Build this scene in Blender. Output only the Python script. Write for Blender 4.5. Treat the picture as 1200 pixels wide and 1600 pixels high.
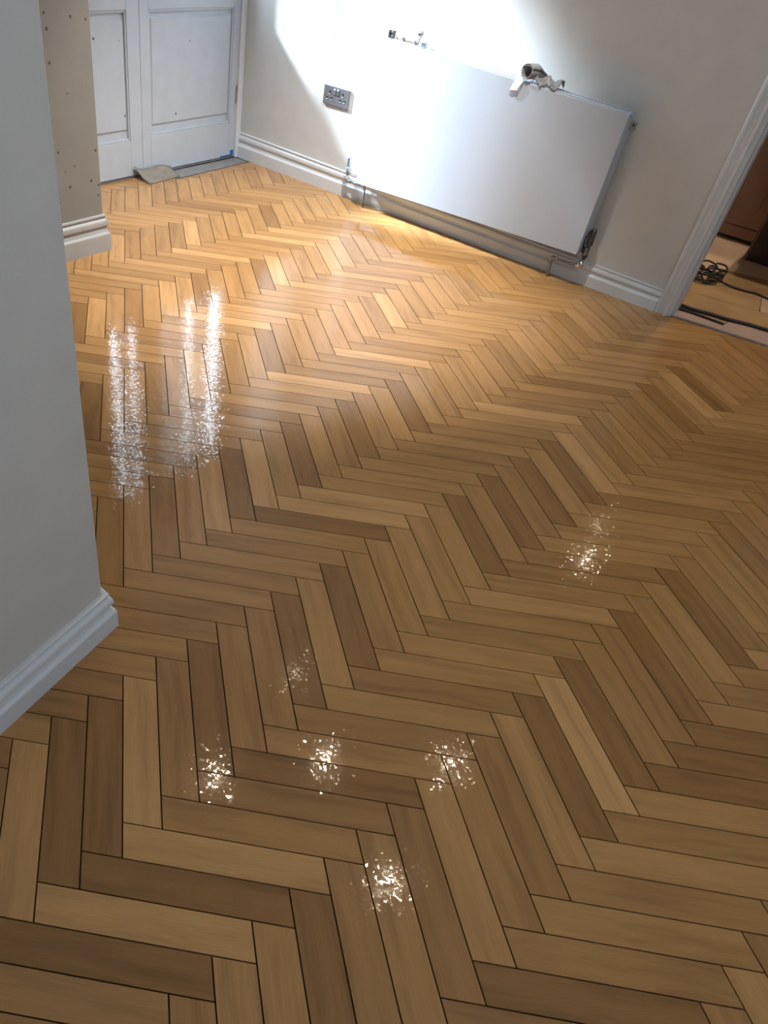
import bpy, bmesh, math, random
from mathutils import Vector, Matrix
random.seed(11)
S = 0.8                                   # drafting units -> metres
for o in list(bpy.data.objects): bpy.data.objects.remove(o, do_unlink=True)
scene = bpy.context.scene
COL = scene.collection

# ------------------------------------------------------------------ camera
cam_d = bpy.data.cameras.new('camera')
cam = bpy.data.objects.new('camera', cam_d); COL.objects.link(cam)
cam_d.sensor_fit = 'VERTICAL'; cam_d.sensor_height = 36.0; cam_d.sensor_width = 27.0
cam_d.lens = 1096.508 * 36.0 / 1600.0
cam_d.shift_x = (600.0 - 417.56) / 1600.0
cam_d.shift_y = 0.0
cam_d.clip_start = 0.05
CAM = Vector((3.817228, -4.042583, 1.5))
rx = Vector((0.731849, 0.675993, 0.086194)); dn = Vector((0.498776, -0.445165, -0.743674)); fw = Vector((-0.464348, 0.587249, -0.662963))
cam.matrix_world = Matrix(((rx.x, -dn.x, -fw.x, CAM.x*S), (rx.y, -dn.y, -fw.y, CAM.y*S), (rx.z, -dn.z, -fw.z, CAM.z*S), (0, 0, 0, 1)))
scene.camera = cam

# ------------------------------------------------------------------ light
scene.view_settings.view_transform = 'Standard'
scene.view_settings.look = 'None'
scene.view_settings.gamma = 1.0
scene.view_settings.use_curve_mapping = False
scene.view_settings.exposure = 0.0

world = bpy.data.worlds.new('sky'); scene.world = world; world.use_nodes = True
bg = world.node_tree.nodes['Background']
bg.inputs['Color'].default_value = (0.72, 0.86, 1.0, 1); bg.inputs['Strength'].default_value = 2.2

SUN_DIR = Vector((2.9, 1.0, -2.26)).normalized()
sd = bpy.data.lights.new('sun', 'SUN'); sd.energy = 36.0; sd.angle = math.radians(7.0); sd.color = (0.74, 0.89, 1.0)
sun = bpy.data.objects.new('sun', sd); COL.objects.link(sun)
sun.rotation_euler = SUN_DIR.to_track_quat('-Z', 'Y').to_euler()

def area(name, loc, direction, sx, sy, power, color):
    l = bpy.data.lights.new(name, 'AREA'); l.shape = 'RECTANGLE'; l.size = sx*S; l.size_y = sy*S; l.energy = power; l.color = color
    o = bpy.data.objects.new(name, l); COL.objects.link(o); o.location = Vector(loc)*S
    o.rotation_euler = Vector(direction).to_track_quat('-Z', 'Y').to_euler(); return o
# added fill light for the room, set at the unseen right-hand window opening
area('window_fill', (5.42, -3.2, 1.75), (-1, 0.15, -0.25), 2.0, 1.5, 7, (0.84, 0.92, 1.0))
# daylight through the glazed doors
for yy, ww, pw in ((-0.115, 0.045, 5), (-0.41, 0.05, 6), (-0.70, 0.025, 1.2), (-1.00, 0.035, 4.5), (-1.158, 0.035, 3)):
    area('door_daylight', (-0.117, yy, 1.85), (1, 0, 0), ww, 1.6, pw, (0.70, 0.86, 1.0))

def spot(name, loc, aim, power, color, size=0.03, ang=100, blend=0.6):
    l = bpy.data.lights.new(name, 'SPOT'); l.energy = power; l.color = color; l.shadow_soft_size = size*S
    l.spot_size = math.radians(ang); l.spot_blend = blend
    o = bpy.data.objects.new(name, l); COL.objects.link(o); o.location = Vector(loc)*S
    o.rotation_euler = (Vector(aim)-Vector(loc)).to_track_quat('-Z', 'Y').to_euler(); return o
WARM = (1.0, 0.83, 0.60); SOFT = (1.0, 0.94, 0.85)
LAMPS = [((2.07, -1.26), 420, (1.35, -1.05)), ((2.24, -2.29), 7, None), ((2.70, -1.68), 7, None), ((3.35, -1.06), 7, None),
         ((3.50, -2.03), 9, None), ((3.05, 2.29), 55, None), ((3.17, 1.66), 95, None)]

# ------------------------------------------------------------------ node helpers
class NT:
    def __init__(s, name):
        s.m = bpy.data.materials.new(name); s.m.use_nodes = True; s.t = s.m.node_tree
        s.b = s.t.nodes['Principled BSDF']
    def n(s, kind, **kw):
        x = s.t.nodes.new(kind)
        for k, v in kw.items(): setattr(x, k, v)
        return x
    def l(s, a, b): s.t.links.new(a, b)
    def math(s, op, a, b=None, clamp=False):
        x = s.n('ShaderNodeMath', operation=op); x.use_clamp = clamp
        for i, v in enumerate((a, b)):
            if v is None: continue
            if isinstance(v, (int, float)): x.inputs[i].default_value = v
            else: s.l(v, x.inputs[i])
        return x.outputs[0]
    def noise(s, vec, scale, detail=2.0, rough=0.5):
        x = s.n('ShaderNodeTexNoise'); x.inputs['Scale'].default_value = scale; x.inputs['Detail'].default_value = detail
        x.inputs['Roughness'].default_value = rough
        if vec is not None: s.l(vec, x.inputs['Vector'])
        return x.outputs[0]
    def ramp(s, fac, stops):
        x = s.n('ShaderNodeValToRGB'); e = x.color_ramp.elements
        while len(e) < len(stops): e.new(0.5)
        for i, (p, c) in enumerate(stops):
            e[i].position = p; e[i].color = c if len(c) == 4 else (*c, 1)
        s.l(fac, x.inputs[0]); return x.outputs[0]
    def mix(s, fac, a, b, blend='MIX'):
        x = s.n('ShaderNodeMix', data_type='RGBA', blend_type=blend)
        for sock, v in ((x.inputs[0], fac), (x.inputs[6], a), (x.inputs[7], b)):
            if isinstance(v, (int, float)): sock.default_value = v
            elif isinstance(v, tuple): sock.default_value = v if len(v) == 4 else (*v, 1)
            else: s.l(v, sock)
        return x.outputs[2]
    def pos(s, scale=(1, 1, 1), rot=(0, 0, 0)):
        g = s.n('ShaderNodeNewGeometry'); m = s.n('ShaderNodeMapping'); m.inputs['Scale'].default_value = scale
        m.inputs['Rotation'].default_value = rot
        s.l(g.outputs['Position'], m.inputs['Vector']); return m.outputs[0]
    def bump(s, h, strength, dist=0.002):
        x = s.n('ShaderNodeBump'); x.inputs['Strength'].default_value = strength; x.inputs['Distance'].default_value = dist
        s.l(h, x.inputs['Height']); s.l(x.outputs[0], s.b.inputs['Normal'])

def plain(name, color, rough=0.5, metal=0.0, spec=0.5, vary=0.04, vscale=9.0, specks=None, bump=0.0):
    k = NT(name); p = k.pos()
    v = k.noise(p, vscale, 4.0)
    c0 = tuple(c*(1-vary) for c in color); c1 = tuple(min(1, c*(1+vary)) for c in color)
    out = k.ramp(v, [(0.3, c0), (0.7, c1)])
    if specks:
        dens, sc, col = specks
        vo = k.n('ShaderNodeTexVoronoi'); vo.inputs['Scale'].default_value = sc; k.l(p, vo.inputs['Vector'])
        sep = k.n('ShaderNodeSeparateColor'); k.l(vo.outputs['Color'], sep.inputs[0])
        a = k.math('GREATER_THAN', sep.outputs[0], 1-dens); r = k.math('MULTIPLY', sep.outputs[1], 0.13 if sc < 20 else 0.20)
        d = k.math('LESS_THAN', vo.outputs['Distance'], r)
        out = k.mix(k.math('MULTIPLY', a, d), out, col)
    k.l(out, k.b.inputs['Base Color'])
    k.b.inputs['Roughness'].default_value = rough; k.b.inputs['Metallic'].default_value = metal
    k.b.inputs['Specular IOR Level'].default_value = spec
    if bump: k.bump(k.noise(p, 220.0, 3.0), bump, 0.001)
    return k.m

# plank vectors on the floor (drafting units): A and B are the two lay directions
FO = Vector((3.288383, -3.716028, 0)); FA = Vector((0.070365, 0.049272, 0)); FB = Vector((-0.057869, 0.046546, 0))
ANG_A = math.atan2(FA.y, FA.x); ANG_B = math.atan2(FB.y, FB.x)
TONES = [(0.290, 0.150, 0.054), (0.350, 0.186, 0.070), (0.385, 0.208, 0.079), (0.420, 0.228, 0.087), (0.450, 0.247, 0.096), (0.530, 0.300, 0.122)]
def wood(name, col, ang, spec=0.32):
    k = NT(name)
    g = k.n('ShaderNodeNewGeometry'); rot = k.n('ShaderNodeVectorRotate', rotation_type='Z_AXIS'); rot.inputs['Angle'].default_value = -ang
    k.l(g.outputs['Position'], rot.inputs['Vector'])
    m1 = k.n('ShaderNodeMapping'); m1.inputs['Scale'].default_value = (1.0, 11.0, 1.0); k.l(rot.outputs[0], m1.inputs[0])
    # slight waviness of the grain
    w = k.noise(rot.outputs[0], 5.0, 2.0)
    add = k.n('ShaderNodeVectorMath', operation='ADD'); sc = k.n('ShaderNodeCombineXYZ')
    k.l(k.math('MULTIPLY', w, 0.35), sc.inputs[1]); k.l(m1.outputs[0], add.inputs[0]); k.l(sc.outputs[0], add.inputs[1])
    a = k.noise(add.outputs[0], 3.2, 3.0, 0.55)
    m2 = k.n('ShaderNodeMapping'); m2.inputs['Scale'].default_value = (4.0, 90.0, 4.0); k.l(rot.outputs[0], m2.inputs[0])
    b = k.noise(m2.outputs[0], 4.0, 2.0, 0.6)
    dark = tuple(c*f for c, f in zip(col, (0.78, 0.78, 0.79))); lite = tuple(min(1, c*f) for c, f in zip(col, (1.10, 1.11, 1.13)))
    c1 = k.ramp(a, [(0.30, dark), (0.50, col), (0.70, lite)])
    c2 = k.ramp(b, [(0.30, (0.93, 0.93, 0.93)), (0.65, (1.03, 1.03, 1.03))])
    k.l(k.mix(1.0, c1, c2, 'MULTIPLY'), k.b.inputs['Base Color'])
    # lacquer skin: every few millimetres the surface tips a hair, which breaks lamp glints into flecks
    vo = k.n('ShaderNodeTexVoronoi'); vo.inputs['Scale'].default_value = 240.0; k.l(g.outputs['Position'], vo.inputs['Vector'])
    c = k.n('ShaderNodeVectorMath', operation='SUBTRACT'); k.l(vo.outputs['Color'], c.inputs[0]); c.inputs[1].default_value = (0.5, 0.5, 0.5)
    c2_ = k.n('ShaderNodeVectorMath', operation='MULTIPLY'); k.l(c.outputs[0], c2_.inputs[0]); k.l(c.outputs[0], c2_.inputs[1])
    c3 = k.n('ShaderNodeVectorMath', operation='MULTIPLY'); k.l(c2_.outputs[0], c3.inputs[0]); k.l(c.outputs[0], c3.inputs[1])
    c4 = k.n('ShaderNodeVectorMath', operation='MULTIPLY'); k.l(c3.outputs[0], c4.inputs[0]); c4.inputs[1].default_value = (0.22, 0.22, 0.0)
    ad = k.n('ShaderNodeVectorMath', operation='ADD'); k.l(g.outputs['Normal'], ad.inputs[0]); k.l(c4.outputs[0], ad.inputs[1])
    nz = k.n('ShaderNodeVectorMath', operation='NORMALIZE'); k.l(ad.outputs[0], nz.inputs[0]); k.l(nz.outputs[0], k.b.inputs['Normal'])
    k.b.inputs['Roughness'].default_value = 0.07; k.b.inputs['Specular IOR Level'].default_value = spec
    return k.m
WOOD = {d: [wood('oak_%s_%d' % (d.lower(), i), t, ANG_A if d == 'H' else ANG_B) for i, t in enumerate(TONES)] for d in 'HV'}

M_WALL = plain('wall_paint', (0.60, 0.615, 0.62), 0.75, spec=0.25, vary=0.03, bump=0.25)
M_WALLN = plain('wall_paint_near', (0.60, 0.59, 0.56), 0.75, spec=0.25, vary=0.03, bump=0.25, specks=(0.03, 5.0, (0.05, 0.05, 0.05)))
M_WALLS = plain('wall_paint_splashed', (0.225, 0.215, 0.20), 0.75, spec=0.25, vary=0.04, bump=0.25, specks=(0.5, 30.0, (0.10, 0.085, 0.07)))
M_CEIL = plain('ceiling_paint', (0.80, 0.80, 0.79), 0.8, spec=0.2)
M_TRIM = plain('trim_gloss', (0.66, 0.70, 0.75), 0.35, spec=0.5, vary=0.03, specks=(0.05, 16.0, (0.05, 0.05, 0.06)))
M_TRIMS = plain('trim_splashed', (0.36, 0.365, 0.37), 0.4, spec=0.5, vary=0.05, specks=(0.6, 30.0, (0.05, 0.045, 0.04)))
M_DOOR = plain('door_paint', (0.46, 0.51, 0.58), 0.42, spec=0.45, vary=0.035, vscale=14, specks=(0.05, 18.0, (0.08, 0.08, 0.10)))
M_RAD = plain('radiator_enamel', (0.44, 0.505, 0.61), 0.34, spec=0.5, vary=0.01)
M_RADIN = plain('radiator_inside', (0.50, 0.50, 0.49), 0.5, spec=0.4)
M_CHROME = plain('brushed_steel', (0.42, 0.42, 0.43), 0.38, 1.0, vary=0.12, vscale=60)
M_CHR = plain('bright_chrome', (0.70, 0.70, 0.71), 0.18, 1.0, vary=0.08, vscale=60)
M_PIPE = plain('grey_pipe', (0.30, 0.32, 0.35), 0.35, 0.7, vary=0.1, vscale=40)
M_DARK = plain('dark_metal', (0.09, 0.085, 0.085), 0.45, 0.6, vary=0.3, vscale=90)
M_BRASS = plain('worn_brass', (0.46, 0.41, 0.33), 0.35, 0.8, vary=0.12, vscale=60)
M_BLACK = plain('black_rubber', (0.018, 0.016, 0.016), 0.5)
M_HOLE = plain('socket_void', (0.01, 0.01, 0.012), 0.6)
M_WHITE = plain('white_plastic', (0.80, 0.81, 0.82), 0.4)
M_SOCK = plain('socket_steel', (0.20, 0.20, 0.225), 0.42, 0.55, vary=0.08, vscale=70)
M_SLAB = plain('screed', (0.22, 0.22, 0.23), 0.8, spec=0.3, vary=0.15, vscale=20, bump=0.5)
M_GAP = plain('joint_filler', (0.055, 0.030, 0.014), 0.8, spec=0.1)
M_PAPER = plain('dusty_paper', (0.22, 0.20, 0.175), 0.8, spec=0.2, vary=0.18, vscale=24)
M_TAPE = plain('blue_tape', (0.02, 0.13, 0.42), 0.6)
M_CLOTH = plain('grey_cloth', (0.25, 0.25, 0.26), 0.9, spec=0.1, vary=0.25, vscale=45, bump=0.6)
M_LABEL = plain('cloth_label', (0.78, 0.80, 0.84), 0.8, spec=0.2, vary=0.06, vscale=50)
M_CAB = plain('brown_cabinet', (0.33, 0.19, 0.135), 0.5, vary=0.05)
M_CABD = plain('dark_cabinet', (0.028, 0.014, 0.014), 0.35, vary=0.15)
M_CABE = plain('cabinet_side', (0.13, 0.06, 0.045), 0.4, vary=0.08)
M_STRIP = plain('threshold_metal', (0.36, 0.36, 0.37), 0.35, 0.6, vary=0.15, vscale=40)
M_PLY = plain('plywood', (0.37, 0.235, 0.115), 0.7, spec=0.2, vary=0.14, vscale=7, specks=(0.22, 16.0, (0.55, 0.45, 0.33)))
M_PLY2 = plain('plywood_stained', (0.27, 0.165, 0.075), 0.7, spec=0.2, vary=0.16, vscale=9)
M_PLY3 = plain('pale_board', (0.46, 0.33, 0.24), 0.7, spec=0.2, vary=0.07, vscale=6)
M_PINK = plain('pink_board', (0.43, 0.31, 0.27), 0.65, spec=0.25, vary=0.06, vscale=8)
def emit(name, col, s):
    k = NT(name); k.b.inputs['Base Color'].default_value = (0.8, 0.8, 0.8, 1)
    k.b.inputs['Emission Color'].default_value = (*col, 1); k.b.inputs['Emission Strength'].default_value = s; return k.m
M_LENS = emit('lamp_lens', WARM, 30.0)
M_FROST = plain('frosted_pane', (0.72, 0.76, 0.80), 0.5, spec=0.4)
def glass():
    k = NT('clear_glass'); k.t.nodes.remove(k.b)
    tr = k.n('ShaderNodeBsdfTransparent'); gl = k.n('ShaderNodeBsdfGlossy'); gl.inputs['Roughness'].default_value = 0.02
    mx = k.n('ShaderNodeMixShader'); mx.inputs[0].default_value = 0.06
    k.l(tr.outputs[0], mx.inputs[1]); k.l(gl.outputs[0], mx.inputs[2])
    k.l(mx.outputs[0], k.t.nodes['Material Output'].inputs[0]); return k.m
M_GLASS = glass()

# ------------------------------------------------------------------ mesh helpers
def obj(name, bm, mat, parent=None, smooth=False, bevel=0.0):
    bm.normal_update()
    me = bpy.data.meshes.new(name); bm.to_mesh(me); bm.free()
    o = bpy.data.objects.new(name, me); COL.objects.link(o)
    for m in (mat if isinstance(mat, (list, tuple)) else [mat]): me.materials.append(m)
    if parent is not None: o.parent = parent
    if smooth:
        for p in me.polygons: p.use_smooth = True
    if bevel:
        b = o.modifiers.new('bevel', 'BEVEL'); b.width = bevel*S; b.segments = 2; b.limit_method = 'ANGLE'
    return o
def empty(name, loc=(0, 0, 0), parent=None):
    o = bpy.data.objects.new(name, None); COL.objects.link(o); o.location = loc
    if parent is not None: o.parent = parent
    return o
def tag(o, label, cat, group=None):
    o['label'] = label; o['category'] = cat
    if group: o['group'] = group
    return o
def struct(o, label=None):
    o['kind'] = 'structure'
    if label: o['label'] = label
    return o
def hexa(bm, v):     # 8 corners: bottom 4 ccw, top 4 ccw
    vs = [bm.verts.new(p) for p in v]
    for f in ((3, 2, 1, 0), (4, 5, 6, 7), (0, 1, 5, 4), (1, 2, 6, 5), (2, 3, 7, 6), (3, 0, 4, 7)): bm.faces.new([vs[i] for i in f])
    return vs
def box(bm, x0, x1, y0, y1, z0, z1):
    return hexa(bm, [(x0, y0, z0), (x1, y0, z0), (x1, y1, z0), (x0, y1, z0), (x0, y0, z1), (x1, y0, z1), (x1, y1, z1), (x0, y1, z1)])
def BX(*a):
    bm = bmesh.new(); box(bm, *a); return bm
def prism(bm, poly, z0, z1):
    n = len(poly); lo = [bm.verts.new((p[0], p[1], z0)) for p in poly]; hi = [bm.verts.new((p[0], p[1], z1)) for p in poly]
    bm.faces.new(lo[::-1]); bm.faces.new(hi)
    for i in range(n): bm.faces.new((lo[i], lo[(i+1) % n], hi[(i+1) % n], hi[i]))
def tube(bm, pts, r, seg=10, cap=True):
    pts = [Vector(p) for p in pts]; rings = []; up = None
    for i, p in enumerate(pts):
        t = (pts[min(i+1, len(pts)-1)]-pts[max(i-1, 0)]).normalized()
        if up is None: up = Vector((0, 0, 1)) if abs(t.z) < 0.9 else Vector((1, 0, 0))
        a = t.cross(up).normalized(); b = a.cross(t).normalized(); up = b
        rr = r[i] if isinstance(r, (list, tuple)) else r
        rings.append([bm.verts.new(p+(a*math.cos(2*math.pi*k/seg)+b*math.sin(2*math.pi*k/seg))*rr) for k in range(seg)])
    for r0, r1 in zip(rings, rings[1:]):
        for k in range(seg): bm.faces.new((r0[k], r0[(k+1) % seg], r1[(k+1) % seg], r1[k]))
    if cap: bm.faces.new(rings[0][::-1]); bm.faces.new(rings[-1])
def TB(pts, r, seg=10):
    bm = bmesh.new(); tube(bm, pts, r, seg); bmesh.ops.recalc_face_normals(bm, faces=bm.faces); return bm
def smooth_path(pts, n=6):
    P = [Vector(p) for p in pts]; out = []
    for i in range(len(P)-1):
        p0 = P[max(i-1, 0)]; p1 = P[i]; p2 = P[i+1]; p3 = P[min(i+2, len(P)-1)]
        for k in range(n):
            t = k/n; out.append(0.5*((2*p1)+(p2-p0)*t+(2*p0-5*p1+4*p2-p3)*t*t+(3*p1-p0-3*p2+p3)*t**3))
    out.append(P[-1]); return out
PROFILE = [(0, 1), (.008, 1), (.013, .985), (.013, .945), (.007, .92), (.010, .885), (.019, .84), (.021, .79), (.021, .72), (.014, .68), (.012, .62), (.017, .53), (.025, .48), (.026, .45), (.026, 0), (0, 0)]
def skirting(name, path, heights, mat, label=None):
    """path: wall-face points, room on the left of the travel direction"""
    bm = bmesh.new(); P = [Vector((p[0], p[1])) for p in path]; rings = []
    nrm = [Vector((-(b-a).y, (b-a).x)).normalized() for a, b in zip(P, P[1:])]
    for i, p in enumerate(P):
        n0 = nrm[max(i-1, 0)]; n1 = nrm[min(i, len(nrm)-1)]; m = (n0+n1); m = m/(m.length_squared)*2 if m.length > 1e-6 else n0
        rings.append([bm.verts.new((p.x+m.x*d, p.y+m.y*d, h*heights[i])) for d, h in PROFILE])
    k = len(PROFILE)
    for a, b in zip(rings, rings[1:]):
        for j in range(k): bm.faces.new((a[j], b[j], b[(j+1) % k], a[(j+1) % k]))
    bm.faces.new(rings[0]); bm.faces.new(rings[-1][::-1]); bmesh.ops.recalc_face_normals(bm, faces=bm.faces)
    return struct(obj(name, bm, mat), label)

# ------------------------------------------------------------------ floor
floor = struct(obj('floor', BX(-0.12, 5.3, -6.0, 0.6, -0.10, -0.008), M_GAP), 'herringbone parquet floor of warm oak planks')
TONEMAP = {('V', -2, 0): 0, ('V', -1, 0): 0, ('H', -1, 0): 0, ('V', -1, 1): 0, ('H', -3, 0): 0, ('V', 7, 1): 0, ('V', 9, 1): 0, ('H', 3, 1): 0, ('H', 12, 1): 0, ('H', 11, 1): 0, ('V', 19, 0): 0, ('H', 26, -1): 0, ('V', 30, 0): 0, ('V', 27, 0): 0, ('V', 15, 1): 0, ('V', 12, 1): 0, ('V', 13, 0): 0, ('V', 15, 0): 0, ('V', 18, -1): 0, ('V', 17, -2): 0, ('V', 19, -3): 0, ('V', 9, -1): 0, ('V', 12, -3): 0, ('V', 8, -2): 0, ('H', 10, -1): 0, ('V', 12, -1): 0, ('V', 15, -1): 0, ('V', 5, 0): 0, ('V', 23, -3): 0, ('H', 28, -5): 0, ('V', 30, -4): 0, ('H', 3, 0): 0, ('V', 2, 0): 0, ('V', 7, 0): 0, ('V', 17, 0): 0, ('H', 10, 1): 0, ('H', 0, 0): 5, ('V', 0, 0): 5, ('V', 20, 0): 5, ('H', 22, -1): 5, ('V', 29, 0): 5, ('H', 21, -2): 5, ('V', 13, -2): 5, ('V', 24, -3): 5, ('V', 10, -1): 5, ('H', 12, -1): 5, ('H', 17, -2): 5, ('V', 8, -1): 5, ('H', 23, -4): 5, ('H', 28, -4): 5, ('H', 30, -4): 5, ('V', 24, -4): 5, ('V', 8, 1): 5, ('V', 25, -2): 5, ('H', 11, -1): 5, ('V', -3, 0): 5, ('H', -2, 0): 5, ('V', 13, -3): 5, ('V', 17, -3): 5, ('H', 18, -3): 5}
def lat(x, y): return FO+FA*x+FB*y
def clip(poly, n, c):      # keep n.p <= c
    out = []
    for i in range(len(poly)):
        a, b = poly[i], poly[(i+1) % len(poly)]; da = n[0]*a.x+n[1]*a.y-c; db = n[0]*b.x+n[1]*b.y-c
        if da <= 0: out.append(a)
        if (da < 0 < db) or (db < 0 < da): out.append(a+(b-a)*(da/(da-db)))
    return out
def prj(p):
    d = p-CAM; z = d.dot(fw); return (417.56+1096.508*d.dot(rx)/z, 800+1096.508*d.dot(dn)/z) if z > 0.05 else None
def parea(q):
    return abs(sum(q[i][0]*q[(i+1) % len(q)][1]-q[(i+1) % len(q)][0]*q[i][1] for i in range(len(q))))/2
NEARC = Vector((2.787, -3.372)); ND = Vector((0.17121, -0.98523))
def hidden(p):            # sight line passes through the near wall block
    for t in [i/60 for i in range(1, 60)]:
        q = CAM+(p-CAM)*t
        s = (q.xy-NEARC).dot(Vector((0.98523, 0.17121)))
        if s < 0 and q.y < -3.372: return True
    return False
TH0 = Vector((3.125, 0.012)); TH1 = Vector((3.61, 0.080)); td = (TH1-TH0).normalized(); tn = (-td.y, td.x); tc = tn[0]*TH0.x+tn[1]*TH0.y
G = 0.019                  # joint half width in lattice units
planks = []
for m in range(-14, 14):
    for k in range(-60, 110):
        for kind in 'HV':
            if kind == 'H': x0, x1, y0, y1 = k+5*m, k+5*m+5, k-5*m, k-5*m+1
            else: x0, x1, y0, y1 = k+5*m, k+5*m+1, k-5*m+1, k-5*m+6
            full = [lat(x0+G, y0+G), lat(x1-G, y0+G), lat(x1-G, y1-G), lat(x0+G, y1-G)]
            cx = sum((v.x for v in full))/4; cy = sum((v.y for v in full))/4
            if not (-0.4 < cx < 5.6 and -6.3 < cy < 0.6): continue
            poly = clip(full, (-1, 0), 0.058); poly = clip(poly, (1, 0), 5.28); poly = clip(poly, (0, -1), 5.98)
            if len(poly) < 3: continue
            if cx > 3.10: poly = clip(poly, tn, tc)
            else: poly = clip(poly, (0, 1), 0.015)
            # bare strip in front of the doors by the corner
            if len(poly) > 2 and cy > -0.80: poly = clip(poly, (-1, -0.03), -0.088)
            if len(poly) < 3: continue
            cx = sum(v.x for v in poly)/len(poly); cy = sum(v.y for v in poly)/len(poly)
            if cx < 0.70 and cy < -1.92: continue
            if cy < -3.45 and (Vector((cx, cy))-NEARC).dot(Vector((0.98523, 0.17121))) < -0.34: continue
            if parea([(v.x, v.y) for v in poly]) < 0.0003: continue
            pq = [prj(v) for v in poly]; score = 0
            if all(pq):
                a = [Vector((q[0], q[1], 0)) for q in pq]
                for n, c in (((-1, 0), 0), ((1, 0), 1200), ((0, -1), 0), ((0, 1), 1600)): a = clip(a, n, c) if len(a) > 2 else []
                if len(a) > 2 and not hidden(Vector((cx, cy, 0))): score = parea([(v.x, v.y) for v in a])
            rnd = random.Random(k*131+m*7717+(5 if kind == 'H' else 0)).random()
            tone = TONEMAP.get((kind, k, m), 1 if rnd < 0.22 else 2 if rnd < 0.50 else 3 if rnd < 0.78 else 4)
            planks.append((score, kind, tone, poly, poly == full or len(poly) == 4 and all((a-b).length < 1e-7 for a, b in zip(poly, full)), full))
planks.sort(key=lambda p: -p[0])
single = [p for p in planks[:300] if p[0] > 0]; rest = planks[len(single):]
base_mesh = {}
def plank_mesh(poly, org, mat):
    bm = bmesh.new(); prism(bm, [(v.x-org.x, v.y-org.y) for v in poly], -0.008, 0.0)
    me = bpy.data.meshes.new('plank'); bm.to_mesh(me); bm.free(); me.materials.append(mat); return me
for sc, kind, tone, poly, whole, full in single:
    if whole:
        if (kind, tone) not in base_mesh: base_mesh[(kind, tone)] = plank_mesh(full, full[0], WOOD[kind][tone])
        me = base_mesh[(kind, tone)]; org = full[0]
    else: org = poly[0]; me = plank_mesh(poly, org, WOOD[kind][tone])
    o = bpy.data.objects.new('plank', me); COL.objects.link(o); o.location = (org.x, org.y, 0); o.parent = floor
bm = bmesh.new(); idx = []
for sc, kind, tone, poly, whole, full in rest:
    n0 = len(bm.faces); prism(bm, [(v.x, v.y) for v in poly], -0.008, 0.0); idx += [tone+(6 if kind == 'V' else 0)]*(len(bm.faces)-n0)
me = bpy.data.meshes.new('plank_remainder'); bm.to_mesh(me); bm.free()
for d in 'HV':
    for m_ in WOOD[d]: me.materials.append(m_)
me.polygons.foreach_set('material_index', idx)
o = bpy.data.objects.new('plank_remainder', me); COL.objects.link(o); o.parent = floor; o['kind'] = 'stuff'
print('PLANKS', len(single), len(rest), 'visible', sum(1 for p in planks if p[0] > 0))
bm = bmesh.new(); prism(bm, [(-0.058, -0.80), (0.084, -0.80), (0.064, 0.0), (-0.058, 0.0)], -0.0078, -0.004)
obj('screed_strip', bm, M_SLAB, floor)

# ------------------------------------------------------------------ room shell
H = 3.0
bm = bmesh.new(); box(bm, -0.20, 3.125, 0.026, 0.155, 0, H); box(bm, 4.05, 5.45, 0.026, 0.155, 0, H); box(bm, 3.125, 4.05, 0.026, 0.155, 2.55, H)
struct(obj('wall_right', bm, M_WALL))
bm = bmesh.new(); box(bm, -0.20, -0.06, -0.0, 0.026, 0, H); box(bm, -0.20, -0.06, -0.02, 0.0, 0, H)
box(bm, -0.20, -0.06, -1.86, -1.72, 0, H); box(bm, -0.20, -0.06, -1.72, -0.02, 2.80, H)
struct(obj('wall_back', bm, M_WALL))
# chimney breast: its splashed corner shows between the near wall and the doors
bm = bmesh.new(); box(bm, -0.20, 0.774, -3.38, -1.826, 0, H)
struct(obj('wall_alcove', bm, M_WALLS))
bm = bmesh.new()
e = NEARC+ND*2.7
prism(bm, [(-0.20, -3.381), (-0.20, -6.1), (e.x, -6.1), (e.x, e.y), (NEARC.x+0.0, NEARC.y)], 0, H)
struct(obj('wall_left', bm, M_WALLN, bevel=0.006))
bm = bmesh.new(); box(bm, -0.3, 5.45, -6.2, 3.3, H, H+0.1); struct(obj('ceiling', bm, M_CEIL))
struct(obj('wall_front', BX(-0.3, 5.45, -6.2, -6.02, 0, H), M_WALL))
bm = bmesh.new()
box(bm, 5.30, 5.45, -6.02, -4.2, 0, H); box(bm, 5.30, 5.45, -2.2, 0.026, 0, H); box(bm, 5.30, 5.45, -4.2, -2.2, 0, 1.0); box(bm, 5.30, 5.45, -4.2, -2.2, 2.5, H)
struct(obj('wall_far_right', bm, M_WALL))
win = empty('fill_window_1', (5.36, -3.2, 1.0)); struct(win)  # unseen window, added so that fill light can enter the room
bm = bmesh.new()
for a in ((-1, -0.94, 0, 1.5), (0.94, 1, 0, 1.5), (-0.03, 0.03, 0, 1.5)): box(bm, -0.03, 0.03, a[0], a[1], a[2], a[3])
for a in ((0, 0.06), (0.72, 0.76), (1.44, 1.5)): box(bm, -0.03, 0.03, -0.94, 0.94, a[0], a[1])
obj('fill_window_frame', bm, M_TRIM, win); obj('pane', BX(-0.004, 0.004, -0.94, 0.94, 0.06, 1.44), M_GLASS, win)
obj('fill_window_sill', BX(-0.14, 0.0, -1.05, 1.05, -0.035, 0.0), M_TRIM, win)

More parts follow.
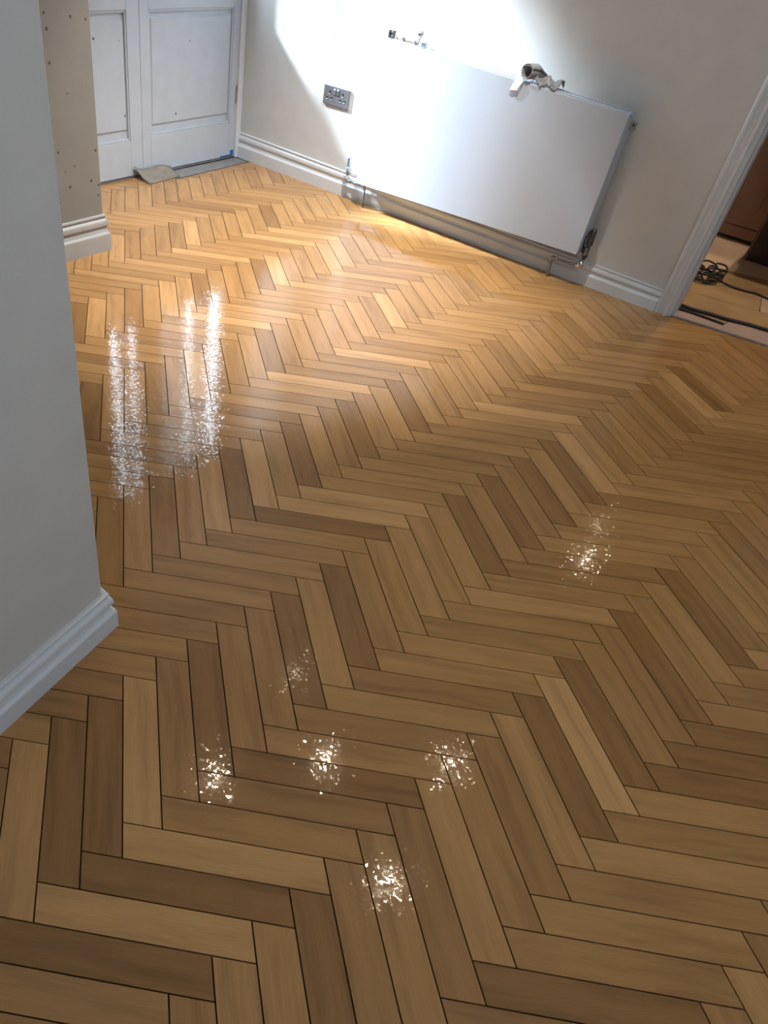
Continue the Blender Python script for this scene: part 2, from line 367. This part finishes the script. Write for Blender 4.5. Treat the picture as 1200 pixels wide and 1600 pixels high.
# skirtings
skirting('baseboard_right', [(3.056, 0.026), (-0.048, 0.026)][::1], [0.112, 0.166], M_TRIM)
sk = NEARC
skirting('baseboard_left', [(-0.0+0.80, sk.y), (sk.x, sk.y), (e.x, e.y)], [0.128, 0.128, 0.128], M_TRIM)
skirting('baseboard_doorway', [(5.30, 0.026), (4.122, 0.026)], [0.112, 0.112], M_TRIM)
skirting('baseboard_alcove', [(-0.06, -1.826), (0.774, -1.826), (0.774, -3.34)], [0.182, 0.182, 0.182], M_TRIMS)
skirting('baseboard_far_right', [(5.30, -5.95), (5.30, 0.0)], [0.165, 0.165], M_TRIM)

# ------------------------------------------------------------------ glazed double doors in the back wall
def door_leaf(name, ya, yb, panel, field, panes, hinge_side):
    """ya>yb in y; face at x=-0.06"""
    X1, X0 = -0.060, -0.110; root = empty(name, (-0.06, (ya+yb)/2, 0.0)); struct(root)
    def part(n, a, m, par=root, bev=0.0): 
        ob = obj(n, BX(a[0]+0.06, a[1]+0.06, a[2]-(ya+yb)/2, a[3]-(ya+yb)/2, a[4], a[5]), m, par, bevel=bev); return ob
    pr, pl, z0, z1 = panel
    part('stile', (X0, X1, pr, ya, 0.014, 2.74), M_DOOR, bev=0.003)
    part('stile', (X0, X1, yb, pl, 0.014, 2.74), M_DOOR, bev=0.003)
    part('bottom_rail', (X0, X1, pl, pr, 0.014, z0), M_DOOR, bev=0.002)
    part('middle_rail', (X0, X1, pl, pr, z1, 1.03), M_DOOR, bev=0.002)
    part('top_rail', (X0, X1, pl, pr, 2.66, 2.74), M_DOOR, bev=0.002)
    # recessed panel with a raised field
    p = part('panel', (X0+0.012, X1-0.020, pl, pr, z0, z1), M_DOOR)
    fr, fl, fz0, fz1 = field
    bm = bmesh.new(); c = (ya+yb)/2; b0 = 0.014
    def q(x, a, b, z, w): return [(x, a-c, z), (x, b-c, z), (x, b-c, w), (x, a-c, w)]
    base = [(-0.021, fl-b0-c, fz0-b0), (-0.021, fr+b0-c, fz0-b0), (-0.021, fr+b0-c, fz1+b0), (-0.021, fl-b0-c, fz1+b0)]
    top = [(-0.010, fl-c, fz0), (-0.010, fr-c, fz0), (-0.010, fr-c, fz1), (-0.010, fl-c, fz1)]
    hexa(bm, base+top); bmesh.ops.recalc_face_normals(bm, faces=bm.faces)
    obj('raised_field', bm, M_DOOR, p)
    bm = bmesh.new(); t = 0.011
    for a, b, z, w in ((pl, pr, z0, z0+t), (pl, pr, z1-t, z1), (pl, pl+t, z0, z1), (pr-t, pr, z0, z1)): box(bm, -0.020, -0.004, a-c, b-c, z, w)
    obj('moulding', bm, M_DOOR, root, bevel=0.003)
    # glazing: clear slips between frosted panes
    edges = sorted([pl]+[v for s in panes for v in s]+[pr])
    for i in range(len(edges)-1):
        a, b = edges[i], edges[i+1]
        if b-a < 0.004: continue
        clear = any(abs(a-min(s)) < 1e-6 for s in panes)
        part('clear_pane' if clear else 'frosted_pane', (X0+0.022, X0+0.028, a, b, 1.03, 2.66), M_GLASS if clear else M_FROST)
    for s in panes:
        for v in s:
            if pl+0.01 < v < pr-0.01: part('glazing_bar', (X0+0.012, X0+0.04, v-0.006, v+0.006, 1.03, 2.66), M_DOOR)
    if hinge_side:
        for z in (0.35, 2.2): part('hinge', (X1-0.002, X1+0.006, ya-0.012, ya+0.004, z, z+0.11), M_CHROME)
    return root
door_leaf('door_1', -0.022, -0.867, (-0.080, -0.797, 0.234, 0.905), (-0.100, -0.768, 0.296, 0.855), [(-0.0801, -0.235), (-0.28, -0.455), (-0.465, -0.615), (-0.625, -0.735)], True)
door_leaf('door_2', -0.869, -1.716, (-0.963, -1.640, 0.225, 0.905), (-0.985, -1.610, 0.290, 0.850), [(-0.99, -1.04), (-1.14, -1.21)], False)
bm = bmesh.new(); box(bm, -0.19, -0.044, -0.0215, 0.0255, 0, 2.80); box(bm, -0.19, -0.044, -1.765, -1.7205, 0, 2.80); box(bm, -0.19, -0.044, -1.765, 0.0255, 2.745, 2.86)
struct(obj('trim_1', bm, M_TRIM, bevel=0.004))
struct(obj('trim_2', BX(-0.19, -0.065, -1.72, -0.022, 0.0, 0.006), M_SLAB))
# unseen blocker added outside to keep the sun off the left leaf
struct(obj('sun_blocker', BX(-2.2, -2.05, -6.5, -1.52, -0.1, 4.2), M_WALL))
struct(obj('ground_outside', BX(-6, -0.2, -7.5, 3, -0.2, -0.1), M_SLAB))

# ------------------------------------------------------------------ doorway to the other room
def arch_profile(name, xa, xb, side):
    bm = bmesh.new()
    prof = [(0, 0), (0, .020), (.008, .026), (.018, .026), (.024, .016), (.040, .015), (.046, .022), (.052, .030), (.060, .030), (.064, .020), (.069, .018), (.069, 0)]
    if side > 0: pts = [(xa+a*(xb-xa)/.069, 0.026-d) for a, d in prof]
    else: pts = [(xb-a*(xb-xa)/.069, 0.026-d) for a, d in prof][::-1]
    prism(bm, pts[::-1] if False else pts, 0, 2.62); bmesh.ops.recalc_face_normals(bm, faces=bm.faces)
    return struct(obj(name, bm, M_TRIM))
arch_profile('trim_3', 3.056, 3.128, 1)
arch_profile('trim_4', 4.05, 4.122, -1)
struct(obj('trim_5', BX(3.056, 4.122, -0.002, 0.026, 2.55, 2.625), M_TRIM))
bm = bmesh.new(); box(bm, 3.1255, 3.140, 0.012, 0.165, 0, 2.55); box(bm, 3.122, 3.150, 0.052, 0.085, 0, 2.55)
struct(obj('trim_6', bm, M_TRIM))
struct(obj('trim_7', BX(4.035, 4.05, 0.012, 0.165, 0, 2.55), M_TRIM))
# threshold strip, following the slightly skewed edge
bm = bmesh.new()
def thr(d0, d1, z0, z1, xa=3.142, xb=4.036):
    pts = []
    for x, d in ((xa, d0), (xb, d0), (xb, d1), (xa, d1)):
        y = TH0.y+(x-TH0.x)*td.y/td.x+d; pts.append((x, y))
    prism(bm, pts, z0, z1)
thr(0.002, 0.020, -0.008, 0.006); thr(0.006, 0.014, 0.006, 0.009)
struct(obj('trim_8', bm, M_STRIP), 'metal threshold strip in the doorway')

fl2 = struct(obj('floor_hall', BX(2.2, 5.3, 0.15, 3.2, -0.10, -0.012), M_PLY3))
def board(name, poly, m, z=0.0, lab=None):
    bm = bmesh.new(); prism(bm, poly, -0.012, z); o = obj(name, bm, m, fl2)
    if lab: o['label'] = lab
    return o
def L(x, d): return TH0.y+(x-TH0.x)*td.y/td.x+d
board('board', [(3.142, L(3.142, .023)), (4.03, L(4.03, .023)), (4.03, 0.42), (3.385, 0.262), (3.372, 0.160), (3.142, 0.135)], M_PINK, lab='pinkish grey board')
board('board', [(3.142, 0.139), (3.368, 0.164), (3.381, 0.262), (2.4, 0.165)], M_PLY)
board('board', [(2.4, 0.170), (3.20, 0.248), (3.9, 0.396), (5.2, 0.70), (5.2, 0.92), (4.0, 0.66), (3.30, 0.49), (2.4, 0.42)], M_PLY)
board('board', [(2.4, 0.424), (3.30, 0.494), (3.455, 0.530), (3.398, 0.806), (2.9, 0.74), (2.4, 0.70)], M_PLY)
board('board', [(3.460, 0.533), (5.2, 0.925), (5.2, 1.2), (3.404, 0.808)], M_PLY3)
board('board', [(3.10, 0.772), (3.398, 0.812), (3.60, 0.856), (3.47, 1.10), (3.13, 1.02)], M_PLY2, 0.001, 'stained darker patch of board')
board('board', [(2.4, 0.705), (3.095, 0.771), (3.126, 1.02), (3.466, 1.105), (3.60, 1.14), (5.2, 1.40), (5.2, 3.1), (2.4, 3.1)], M_PLY3)
struct(obj('wall_hall_left', BX(2.1, 2.25, 0.155, 3.2, 0, H), M_CAB))
struct(obj('wall_hall_back', BX(2.1, 5.45, 3.2, 3.35, 0, H), M_CAB))
struct(obj('wall_hall_right', BX(5.3, 5.45, 0.155, 3.2, 0, H), M_WALL))

# kitchen units in the hall
kb = empty('base_cabinet', (2.9, 1.95, 0)); tag(kb, 'brown fitted cabinet at the back of the next room', 'cabinet')
obj('carcass', BX(-0.64, 0.60, -0.27, 0.35, 0.022, 1.12), M_CAB, kb)
obj('plinth', BX(-0.64, 0.60, -0.265, 0.33, 0.0, 0.022), M_CABD, kb)
obj('lower_rail', BX(-0.64, 0.60, -0.290, -0.27, 0.022, 0.088), M_CAB, kb, bevel=0.002)
d_ = obj('door', BX(-0.64, 0.60, -0.292, -0.27, 0.094, 1.10), M_CAB, kb, bevel=0.002)
obj('raised_field', BX(-0.30, 0.16, -0.298, -0.292, 0.20, 1.0), M_CAB, d_, bevel=0.002)
obj('worktop', BX(-0.64, 0.62, -0.31, 0.36, 1.12, 1.16), M_CABE, kb)
dk = empty('dark_cabinet', (3.60, 1.33, 0)); tag(dk, 'very dark brown freestanding unit standing in the next room', 'cabinet')
def skew(bm):
    return bm
bm = bmesh.new(); hexa(bm, [(-.425, -.005, .012), (.5, -.10, .012), (.5, .30, .012), (-.425, .26, .012), (-.425, -.005, 1.0), (.5, -.10, 1.0), (.5, .30, 1.0), (-.425, .26, 1.0)])
obj('carcass', bm, M_CABD, dk, bevel=0.003)
bm = bmesh.new(); hexa(bm, [(-.443, -.002, 0), (-.426, -.005, 0), (-.426, .26, 0), (-.443, .26, 0), (-.443, -.002, 1.01), (-.426, -.005, 1.01), (-.426, .26, 1.01), (-.443, .26, 1.01)])
obj('side_panel', bm, M_CABE, dk, bevel=0.002)
bm = bmesh.new(); hexa(bm, [(-.42, -.020, .105), (.5, -.115, .105), (.5, -.10, .105), (-.42, -.005, .105), (-.42, -.020, .99), (.5, -.115, .99), (.5, -.10, .99), (-.42, -.005, .99)])
obj('door', bm, M_CABD, dk, bevel=0.003)
obj('top_panel', BX(-.45, .5, -.12, .29, 1.01, 1.04), M_CABE, dk)

# cables
pts = [(2.9, 0.175), (3.124, 0.196), (3.20, 0.200), (3.28, 0.222), (3.36, 0.232), (3.45, 0.262), (3.56, 0.284), (3.75, 0.34), (3.95, 0.42), (4.3, 0.50)]
cb = tag(obj('thick_cable', TB(smooth_path([(x, y, 0.009) for x, y in pts]), 0.0085, 8), M_BLACK, smooth=True), 'thick black braided cable lying just behind the doorway threshold', 'cable')
bm = bmesh.new(); sp = smooth_path([(x, y, 0.009) for x, y in pts], 30)
for i in range(0, len(sp)-2, 3):
    a, b = sp[i], sp[i+1]; t = (b-a).normalized(); n = t.cross(Vector((0, 0, 1)))
    tube(bm, [a+n*0.009*math.cos(q*0.9)+Vector((0, 0, 0.009*math.sin(q*0.9)))+t*0.004*q for q in range(4)], 0.0018, 4)
obj('braid', bm, M_DARK, cb)['kind'] = 'stuff'
tag(obj('thin_rod', TB([(3.140, 0.150, 0.006), (3.20, 0.160, 0.006), (3.372, 0.158, 0.006)], 0.0055, 6), M_BLACK), 'thin black strip lying between the threshold and the braided cable', 'strip')
rc = random.Random(5); pts = []
cx, cy = 3.095, 0.80
for i in range(44):
    a = i*0.62; rr = 0.075+0.028*math.sin(i*1.7)+0.012*rc.uniform(-1, 1)
    ex = 0.72+0.28*math.sin(i*0.21)
    pts.append((cx+rr*math.cos(a)*ex, cy+rr*math.sin(a)*1.35, 0.007+0.0012*i+0.004*math.sin(i*2.1)))
pts += [(3.14, 0.70, 0.045), (3.19, 0.73, 0.02), (3.25, 0.745, 0.007), (3.33, 0.757, 0.006), (3.36, 0.772, 0.006), (3.41, 0.762, 0.006), (3.47, 0.752, 0.006), (3.65, 0.74, 0.006), (4.1, 0.80, 0.006)]
coil = tag(obj('coiled_cable', TB(smooth_path(pts, 5), 0.0055, 7), M_BLACK, smooth=True), 'thin black cable coiled on the boards inside the doorway with a tail running right', 'cable')
tail = [(2.9, 0.62, 0.006), (3.02, 0.665, 0.007), (3.09, 0.672, 0.012), (3.15, 0.70, 0.02)]
obj('cable_end', TB(smooth_path(tail, 5), 0.0055, 7), M_BLACK, coil, smooth=True)

# ------------------------------------------------------------------ radiator
XL, XR = 1.147, 2.598
def ztop(x): return 0.923+(0.845-0.923)*(x-XL)/(XR-XL)
def zbot(x): return 0.144+(0.176-0.144)*(x-XL)/(XR-XL)
XBL = 1.109
rad = empty('radiator', (1.85, 0.026, 0)); tag(rad, 'white flat-panel radiator hung on the right wall above the skirting', 'radiator')
RO = Vector((1.85, 0.026, 0))
def rel(bm):
    bmesh.ops.translate(bm, vec=-RO, verts=bm.verts); bmesh.ops.recalc_face_normals(bm, faces=bm.faces); return bm
def slab(y0, y1, l=0, r=0, b=0, t=0):
    bm = bmesh.new()
    hexa(bm, [(XBL+l, y0, zbot(XBL)+b), (XR-r, y0, zbot(XR)+b), (XR-r, y1, zbot(XR)+b), (XBL+l, y1, zbot(XBL)+b),
              (XL+l, y0, ztop(XL)-t), (XR-r, y0, ztop(XR)-t), (XR-r, y1, ztop(XR)-t), (XL+l, y1, ztop(XL)-t)])
    return rel(bm)
obj('front_panel', slab(-0.110, -0.100), M_RAD, rad, bevel=0.003)
obj('front_water_panel', slab(-0.099, -0.088, .02, .02, .004, .02), M_RADIN, rad)
obj('back_water_panel', slab(-0.030, -0.020, .02, .014, .004, .02), M_RADIN, rad)
bm = bmesh.new(); n = 60
for i in range(n):
    x = XL+0.03+(XR-XL-0.06)*i/n; box(bm, x, x+0.003, -0.087, -0.031, 0.20, ztop(x)-0.03)
o = obj('convector_fins', rel(bm), M_RADIN, rad); o['kind'] = 'stuff'
bm = bmesh.new(); hexa(bm, [(XR-.012, -.0995, .185), (XR+.002, -.0995, .185), (XR+.002, -.022, .185), (XR-.012, -.022, .185), (XR-.012, -.0995, ztop(XR)-.012), (XR+.002, -.0995, ztop(XR)-.012), (XR+.002, -.022, ztop(XR)-.012), (XR-.012, -.022, ztop(XR)-.012)])
obj('side_panel', rel(bm), M_RAD, rad, bevel=0.002)
bm = bmesh.new(); hexa(bm, [(XBL+.002, -.0995, .155), (XBL+.014, -.0995, .155), (XBL+.014, -.022, .155), (XBL+.002, -.022, .155), (XL-.002, -.0995, .91), (XL+.012, -.0995, .91), (XL+.012, -.022, .91), (XL-.002, -.022, .91)])
obj('side_panel', rel(bm), M_RAD, rad, bevel=0.002)
# top grille: front roll, back rail, cross slats with gaps
bm = bmesh.new()
def rail(y0, y1, z0, z1):
    hexa(bm, [(XL, y0, ztop(XL)+z0), (XR, y0, ztop(XR)+z0), (XR, y1, ztop(XR)+z0), (XL, y1, ztop(XL)+z0), (XL, y0, ztop(XL)+z1), (XR, y0, ztop(XR)+z1), (XR, y1, ztop(XR)+z1), (XL, y1, ztop(XL)+z1)])
rail(-0.106, -0.092, -0.004, 0.006); rail(-0.092, -0.060, -0.006, 0.003); rail(-0.030, -0.022, -0.008, 0.004)
tg = obj('top_grille', rel(bm), M_RAD, rad, bevel=0.0015)
bm = bmesh.new(); n = 84
for i in range(n):
    x = XL+0.006+(XR-XL-0.016)*i/n; box(bm, x, x+0.008, -0.060, -0.030, ztop(x)-0.006, ztop(x)+0.002)
o = obj('grille_slats', rel(bm), M_RAD, tg); o['kind'] = 'stuff'
bm = bmesh.new(); box(bm, XR-0.02, XR+0.010, -0.024, 0.020, 0.77, 0.80); box(bm, XR-.002, XR+0.012, -0.06, -0.03, 0.775, 0.815)
obj('bracket', rel(bm), M_CHROME, rad, bevel=0.002)
obj('bleed_nipple', rel(TB([(XR, -0.05, 0.80), (XR+0.02, -0.05, 0.80)], [0.009, 0.006])), M_DARK, rad)
for xb in (1.32, 2.42): obj('wall_bracket', rel(BX(xb, xb+0.03, -0.022, 0.0255, 0.25, 0.75)), M_RADIN, rad)
# right valve
vy = -0.055
va = empty('valve', (2.625-RO.x, vy-RO.y, 0), rad)
def V(pts, r, name, m, par, org, seg=12, sm=True):
    bm = bmesh.new(); tube(bm, pts, r, seg); bmesh.ops.translate(bm, vec=-Vector(org), verts=bm.verts); bmesh.ops.recalc_face_normals(bm, faces=bm.faces)
    return obj(name, bm, m, par, smooth=sm)
og = (2.625, vy, 0)
V([(2.592, vy, .196), (2.600, vy, .196), (2.601, vy, .196), (2.612, vy, .196), (2.613, vy, .196), (2.625, vy, .196)], [.010, .010, .017, .017, .010, .010], 'union_nut', M_DARK, va, og, 6, False)
V([(2.625, vy, .150), (2.625, vy, .162), (2.625, vy, .163), (2.625, vy, .178), (2.625, vy, .180), (2.625, vy, .212), (2.625, vy, .214), (2.625, vy, .222)], [.010, .010, .016, .016, .012, .014, .010, .010], 'valve_body', M_DARK, va, og)
V([(2.625, vy, .222), (2.625, vy, .226), (2.625, vy, .305), (2.625, vy, .312)], [.012, .018, .016, .008], 'valve_cap', M_DARK, va, og, 8, False)
V([(2.606, vy-.012, .205), (2.600, vy-.016, .25), (2.612, vy-.018, .30)], .0035, 'wire_tie', M_BLACK, va, og)
V([(2.625, vy, .152), (2.6235, vy, .122)], .0075, 'pipe', M_PIPE, va, og)
V([(2.6235, vy, .136), (2.6225, vy, .112), (2.616, vy, .107), (2.595, vy, .108)], [.013, .015, .015, .012], 'elbow', M_CHR, va, og)
V([(2.605, vy, .108), (2.462, vy, .103)], .0065, 'pipe', M_PIPE, va, og)
V([(2.492, vy, .104), (2.484, vy, .104), (2.483, vy, .104), (2.474, vy, .103)], [.008, .012, .012, .009], 'compression_nut', M_CHROME, va, og, 6, False)
V([(2.478, vy, .103), (2.464, vy, .104), (2.457, vy, .096), (2.459, vy, .078)], [.010, .013, .013, .012], 'elbow', M_CHROME, va, og)
V([(2.459, vy, .09), (2.468, vy, 0.0)], .0085, 'pipe', M_PIPE, va, og)
# left valve
vb = empty('valve', (1.01-RO.x, vy-RO.y, 0), rad); og = (1.01, vy, 0)
V([(1.110, vy, .178), (1.085, vy, .178), (1.084, vy, .178), (1.072, vy, .178), (1.070, vy, .178), (1.00, vy, .178)], [.008, .008, .013, .013, .008, .008], 'union_nut', M_CHROME, vb, og, 6, False)
V([(1.002, vy, .158), (1.002, vy, .170), (1.002, vy, .188), (1.002, vy, .196), (1.002, vy, .21)], [.008, .015, .015, .009, .009], 'valve_body', M_PIPE, vb, og)
V([(1.000, vy, .208), (1.000, vy, .212), (0.999, vy, .258), (0.999, vy, .263)], [.010, .014, .011, .005], 'valve_cap', M_PIPE, vb, og, 8, False)
V([(1.003, vy, .160), (1.006, vy, .132)], .0065, 'pipe', M_PIPE, vb, og)
V([(1.005, vy, .146), (1.008, vy, .128), (1.015, vy, .124), (1.032, vy, .124)], [.011, .013, .013, .010], 'elbow', M_PIPE, vb, og)
V([(1.030, vy, .124), (1.135, vy, .128)], .0055, 'pipe', M_PIPE, vb, og)
V([(1.122, vy, .128), (1.136, vy, .129), (1.146, vy, .124), (1.149, vy, .106)], [.009, .012, .012, .010], 'elbow', M_PIPE, vb, og)
V([(1.149, vy, .112), (1.160, vy, 0.0)], .0075, 'pipe', M_PIPE, vb, og)

# ------------------------------------------------------------------ things on the radiator
by = -0.065
bt = empty('door_bolt', (1.27, by, 0.93)); tag(bt, 'metal sliding door bolt with round knob resting on the radiator top', 'bolt')
bo = Vector((1.27, by, 0.93))
def RB(bm, o=bo):
    bmesh.ops.translate(bm, vec=-o, verts=bm.verts); bmesh.ops.recalc_face_normals(bm, faces=bm.faces); return bm
def zt(x): return ztop(x)+0.004
obj('rod', RB(TB([(1.20, by, zt(1.20)+.010), (1.345, by, zt(1.345)+.012)], .006, 10)), M_BRASS, bt, smooth=True)
bm = bmesh.new(); hexa(bm, [(1.185, by-.012, zt(1.185)), (1.36, by-.012, zt(1.36)), (1.36, by+.014, zt(1.36)), (1.185, by+.014, zt(1.185)), (1.185, by-.012, zt(1.185)+.004), (1.36, by-.012, zt(1.36)+.004), (1.36, by+.014, zt(1.36)+.004), (1.185, by+.014, zt(1.185)+.004)])
obj('back_plate', RB(bm), M_BRASS, bt, bevel=0.001)
for xx in (1.24, 1.32): obj('guide', RB(BX(xx, xx+.014, by-.011, by+.011, zt(xx)+.004, zt(xx)+.022)), M_CHROME, bt, bevel=0.002)
kx = 1.345; zk = zt(kx)+.01
obj('knob', RB(TB([(kx, by, zk), (kx+.003, by, zk+.018), (kx+.004, by, zk+.030), (kx+.005, by, zk+.040), (kx+.006, by, zk+.052), (kx+.007, by, zk+.060), (kx+.007, by, zk+.064)], [.007, .0055, .009, .018, .020, .013, .004], 14)), M_CHROME, bt, smooth=True)
kp = tag(obj('bolt_keeper', BX(1.372, 1.400, by-.012, by+.014, zt(1.40)+.002, zt(1.38)+.026), M_CHROME, bevel=0.002), 'small square metal keeper beside the bolt knob on the radiator', 'keeper')
bm = bmesh.new(); box(bm, 1.150, 1.182, by-.014, by+.012, zt(1.16), zt(1.16)+.006); box(bm, 1.150, 1.156, by-.014, by+.012, zt(1.16)+.006, zt(1.16)+.036); box(bm, 1.176, 1.182, by-.014, by+.012, zt(1.16)+.006, zt(1.16)+.036); box(bm, 1.156, 1.176, by-.006, by+.006, zt(1.16)+.014, zt(1.16)+.026)
tag(obj('metal_catch', bm, M_DARK), 'little dark metal catch at the far left end of the radiator top', 'catch')

# rolled grey rag with a white label
ro = Vector((2.05, -0.075, 0.90)); rg = empty('rolled_rag', ro); tag(rg, 'crumpled grey rag rolled open at one end on the radiator top', 'rag')
zr = zt(2.05)
def sheet(rows, th, name, m, par, org):
    """rows of points -> thick sheet"""
    bm = bmesh.new(); g = [[bm.verts.new(Vector(p)-Vector(org)) for p in r] for r in rows]
    for a, b in zip(g, g[1:]):
        for j in range(len(a)-1): bm.faces.new((a[j], a[j+1], b[j+1], b[j]))
    ob = obj(name, bm, m, par, smooth=True); s = ob.modifiers.new('thickness', 'SOLIDIFY'); s.thickness = th*S; s.offset = 0; return ob
rows = []
ax = Vector((0.50, 0.866, 0)); pb = Vector((0.866, -0.50, 0)); oc = Vector((2.036, -0.118, 0))
for i in range(13):
    row = []; sq = max(0.0, (i-5)/7.0); wv = 1-0.5*sq; c_ = oc+ax*(0.0095*i)
    for j in range(34):
        a = j/33*2*math.pi*1.3+0.5; r_ = (0.037-0.009*j/33+0.002*math.sin(3*a+i*0.7))*wv
        p = c_+ax*(0.006*math.sin(a+1))+pb*(r_*1.15*math.cos(a)); p.z = ztop(c_.x)+0.007+0.040*wv+r_*math.sin(a)*0.95+0.001*math.sin(i*1.3)
        row.append(tuple(p))
    rows.append(row)
sheet(rows, 0.003, 'rolled_end', M_CLOTH, rg, ro)
rows = []
rr = random.Random(3)
for i in range(15):
    x = 2.075+i*0.0100; row = []
    for j in range(9):
        y = -0.112+j*0.0095; z = ztop(x)+0.024+0.011*math.sin(i*0.9+j*0.5)+0.006*math.sin(i*2.3-j)+(0.010 if 3 < j < 7 else 0)
        if j == 0: z -= 0.012
        row.append((x+0.004*math.sin(j*1.3), y+0.004*math.sin(i), z))
    rows.append(row)
sheet(rows, 0.003, 'crumpled_tail', M_CLOTH, rg, ro)
rows = []
for i in range(6):
    x = 2.002+i*0.009; row = []
    for j in range(7):
        row.append((x-0.012-0.0025*j+0.002*math.sin(j), -0.1155-0.006*min(1, j/2)-0.0015*math.sin(i+j), zr+0.014-0.011*j))
    rows.append(row)
o = sheet(rows, 0.0015, 'label_tag', M_LABEL, rg, ro); o['label'] = 'white cloth label hanging down'

# ------------------------------------------------------------------ double socket
sx0, sx1, sz0, sz1 = 0.672, 0.876, 0.497, 0.603
so = Vector(((sx0+sx1)/2, 0.026, 0.55)); sk_ = empty('double_socket', so); tag(sk_, 'brushed steel double power socket on the wall left of the radiator', 'socket')
def SK(name, a, m, par=None, bev=0.0):
    bm = BX(*a); bmesh.ops.translate(bm, vec=-so, verts=bm.verts); return obj(name, bm, m, par or sk_, bevel=bev)
fp = SK('faceplate', (sx0, sx1, 0.014, 0.0258, sz0, sz1), M_SOCK, bev=0.003)
SK('plate_edge', (sx1-.002, sx1+.006, 0.016, 0.0258, sz0+.002, sz1-.001), M_CHR, bev=0.001)
for cx in (0.722, 0.826):
    SK('earth_hole', (cx-.006, cx+.006, 0.0125, 0.016, 0.556, 0.577), M_HOLE)
    for s in (-1, 1):
        SK('pin_hole', (cx+s*.017-.009, cx+s*.017+.009, 0.0125, 0.016, 0.530, 0.541), M_HOLE)
        SK('pin_shutter', (cx+s*.017-.007, cx+s*.017+.007, 0.0120, 0.016, 0.5275, 0.5305), M_WHITE)
    SK('earth_shutter', (cx-.004, cx+.004, 0.0120, 0.016, 0.556, 0.561), M_WHITE)
for s, cx in ((-1, 0.761), (1, 0.786)):
    SK('rocker_switch', (cx-.009, cx+.009, 0.0100, 0.0145, 0.558, 0.592), M_CHROME, bev=0.002)
    SK('switch_marker', (cx-.006, cx+.006, 0.0092, 0.0101, 0.584, 0.590), M_WHITE)
for cx in (0.682, 0.866):
    bm = bmesh.new(); tube(bm, [(cx, 0.0145, 0.550), (cx, 0.0118, 0.550)], 0.0045, 12); bmesh.ops.translate(bm, vec=-so, verts=bm.verts); obj('screw', bm, M_CHR, sk_)

# ------------------------------------------------------------------ scrap at the door, tape
pr = Vector((0.0, -0.80, 0)); rows = []
for i in range(9):
    t = i/8; y = -0.945+0.28*t; row = []
    for j in range(7):
        s = j/6; x = 0.098-0.145*s-0.02*t*(1-s); z = 0.0035+0.060*s*s*(1-0.45*t)+0.008*math.sin(t*7+s*3)*s
        if i == 0: z += 0.010*s
        row.append((x, y+0.03*s*(t-0.4), z))
    rows.append(row)
pa = sheet(rows, 0.002, 'paper_scrap', M_PAPER, None, pr); pa.location = pr
tag(pa, 'dusty beige paper scrap curling up against the meeting of the white doors', 'paper')
bm = bmesh.new(); box(bm, -0.0595, -0.0575, -0.062, -0.030, 0.018, 0.052); box(bm, -0.0595, -0.0575, -0.16, -0.062, 0.016, 0.024)
tag(obj('masking_tape', bm, M_TAPE), 'blue masking tape on the bottom corner of the right door', 'tape')

# ------------------------------------------------------------------ ceiling downlights
WHERE = ['round ceiling downlight nearest the white doors', 'round ceiling downlight above the left wall corner', 'round ceiling downlight over the middle of the floor',
         'round ceiling downlight in front of the doorway', 'round ceiling downlight closest to the camera', 'round ceiling downlight farthest away in the next room', 'round ceiling downlight in the next room above the brown cabinet']
for ((x, y), pw, aim), lab in zip(LAMPS, WHERE):
    r = empty('downlight', (x, y, H)); tag(r, lab, 'downlight', 'recessed ceiling downlights')
    bm = bmesh.new(); n = 24
    prof = [(0.050, 0.0), (0.052, -0.006), (0.044, -0.008), (0.038, -0.002)]; rings = [[bm.verts.new((rad_*math.cos(2*math.pi*k/n), rad_*math.sin(2*math.pi*k/n), z)) for k in range(n)] for rad_, z in prof]
    for a, b in zip(rings, rings[1:]):
        for k in range(n): bm.faces.new((a[k], a[(k+1) % n], b[(k+1) % n], b[k]))
    obj('bezel', bm, M_CHROME, r, smooth=True)
    bm = bmesh.new(); bmesh.ops.create_circle(bm, cap_ends=True, radius=0.037, segments=24); bmesh.ops.translate(bm, vec=(0, 0, -0.0025), verts=bm.verts); bmesh.ops.reverse_faces(bm, faces=bm.faces)
    obj('lens', bm, M_LENS, r)
    spot('downlight_lamp', (x, y, H-0.02), (aim[0], aim[1], 0) if aim else (x, y, 0), pw, SOFT if aim else WARM, size=0.03 if aim else 0.02, ang=74 if aim else 110, blend=1.0)

# ------------------------------------------------------------------ drafting units -> metres
done = set()
for ob in list(bpy.data.objects):
    if ob.type in ('MESH', 'EMPTY'):
        ob.location = ob.location*S
        if ob.type == 'MESH' and ob.data.name not in done:
            done.add(ob.data.name); ob.data.transform(Matrix.Scale(S, 4))
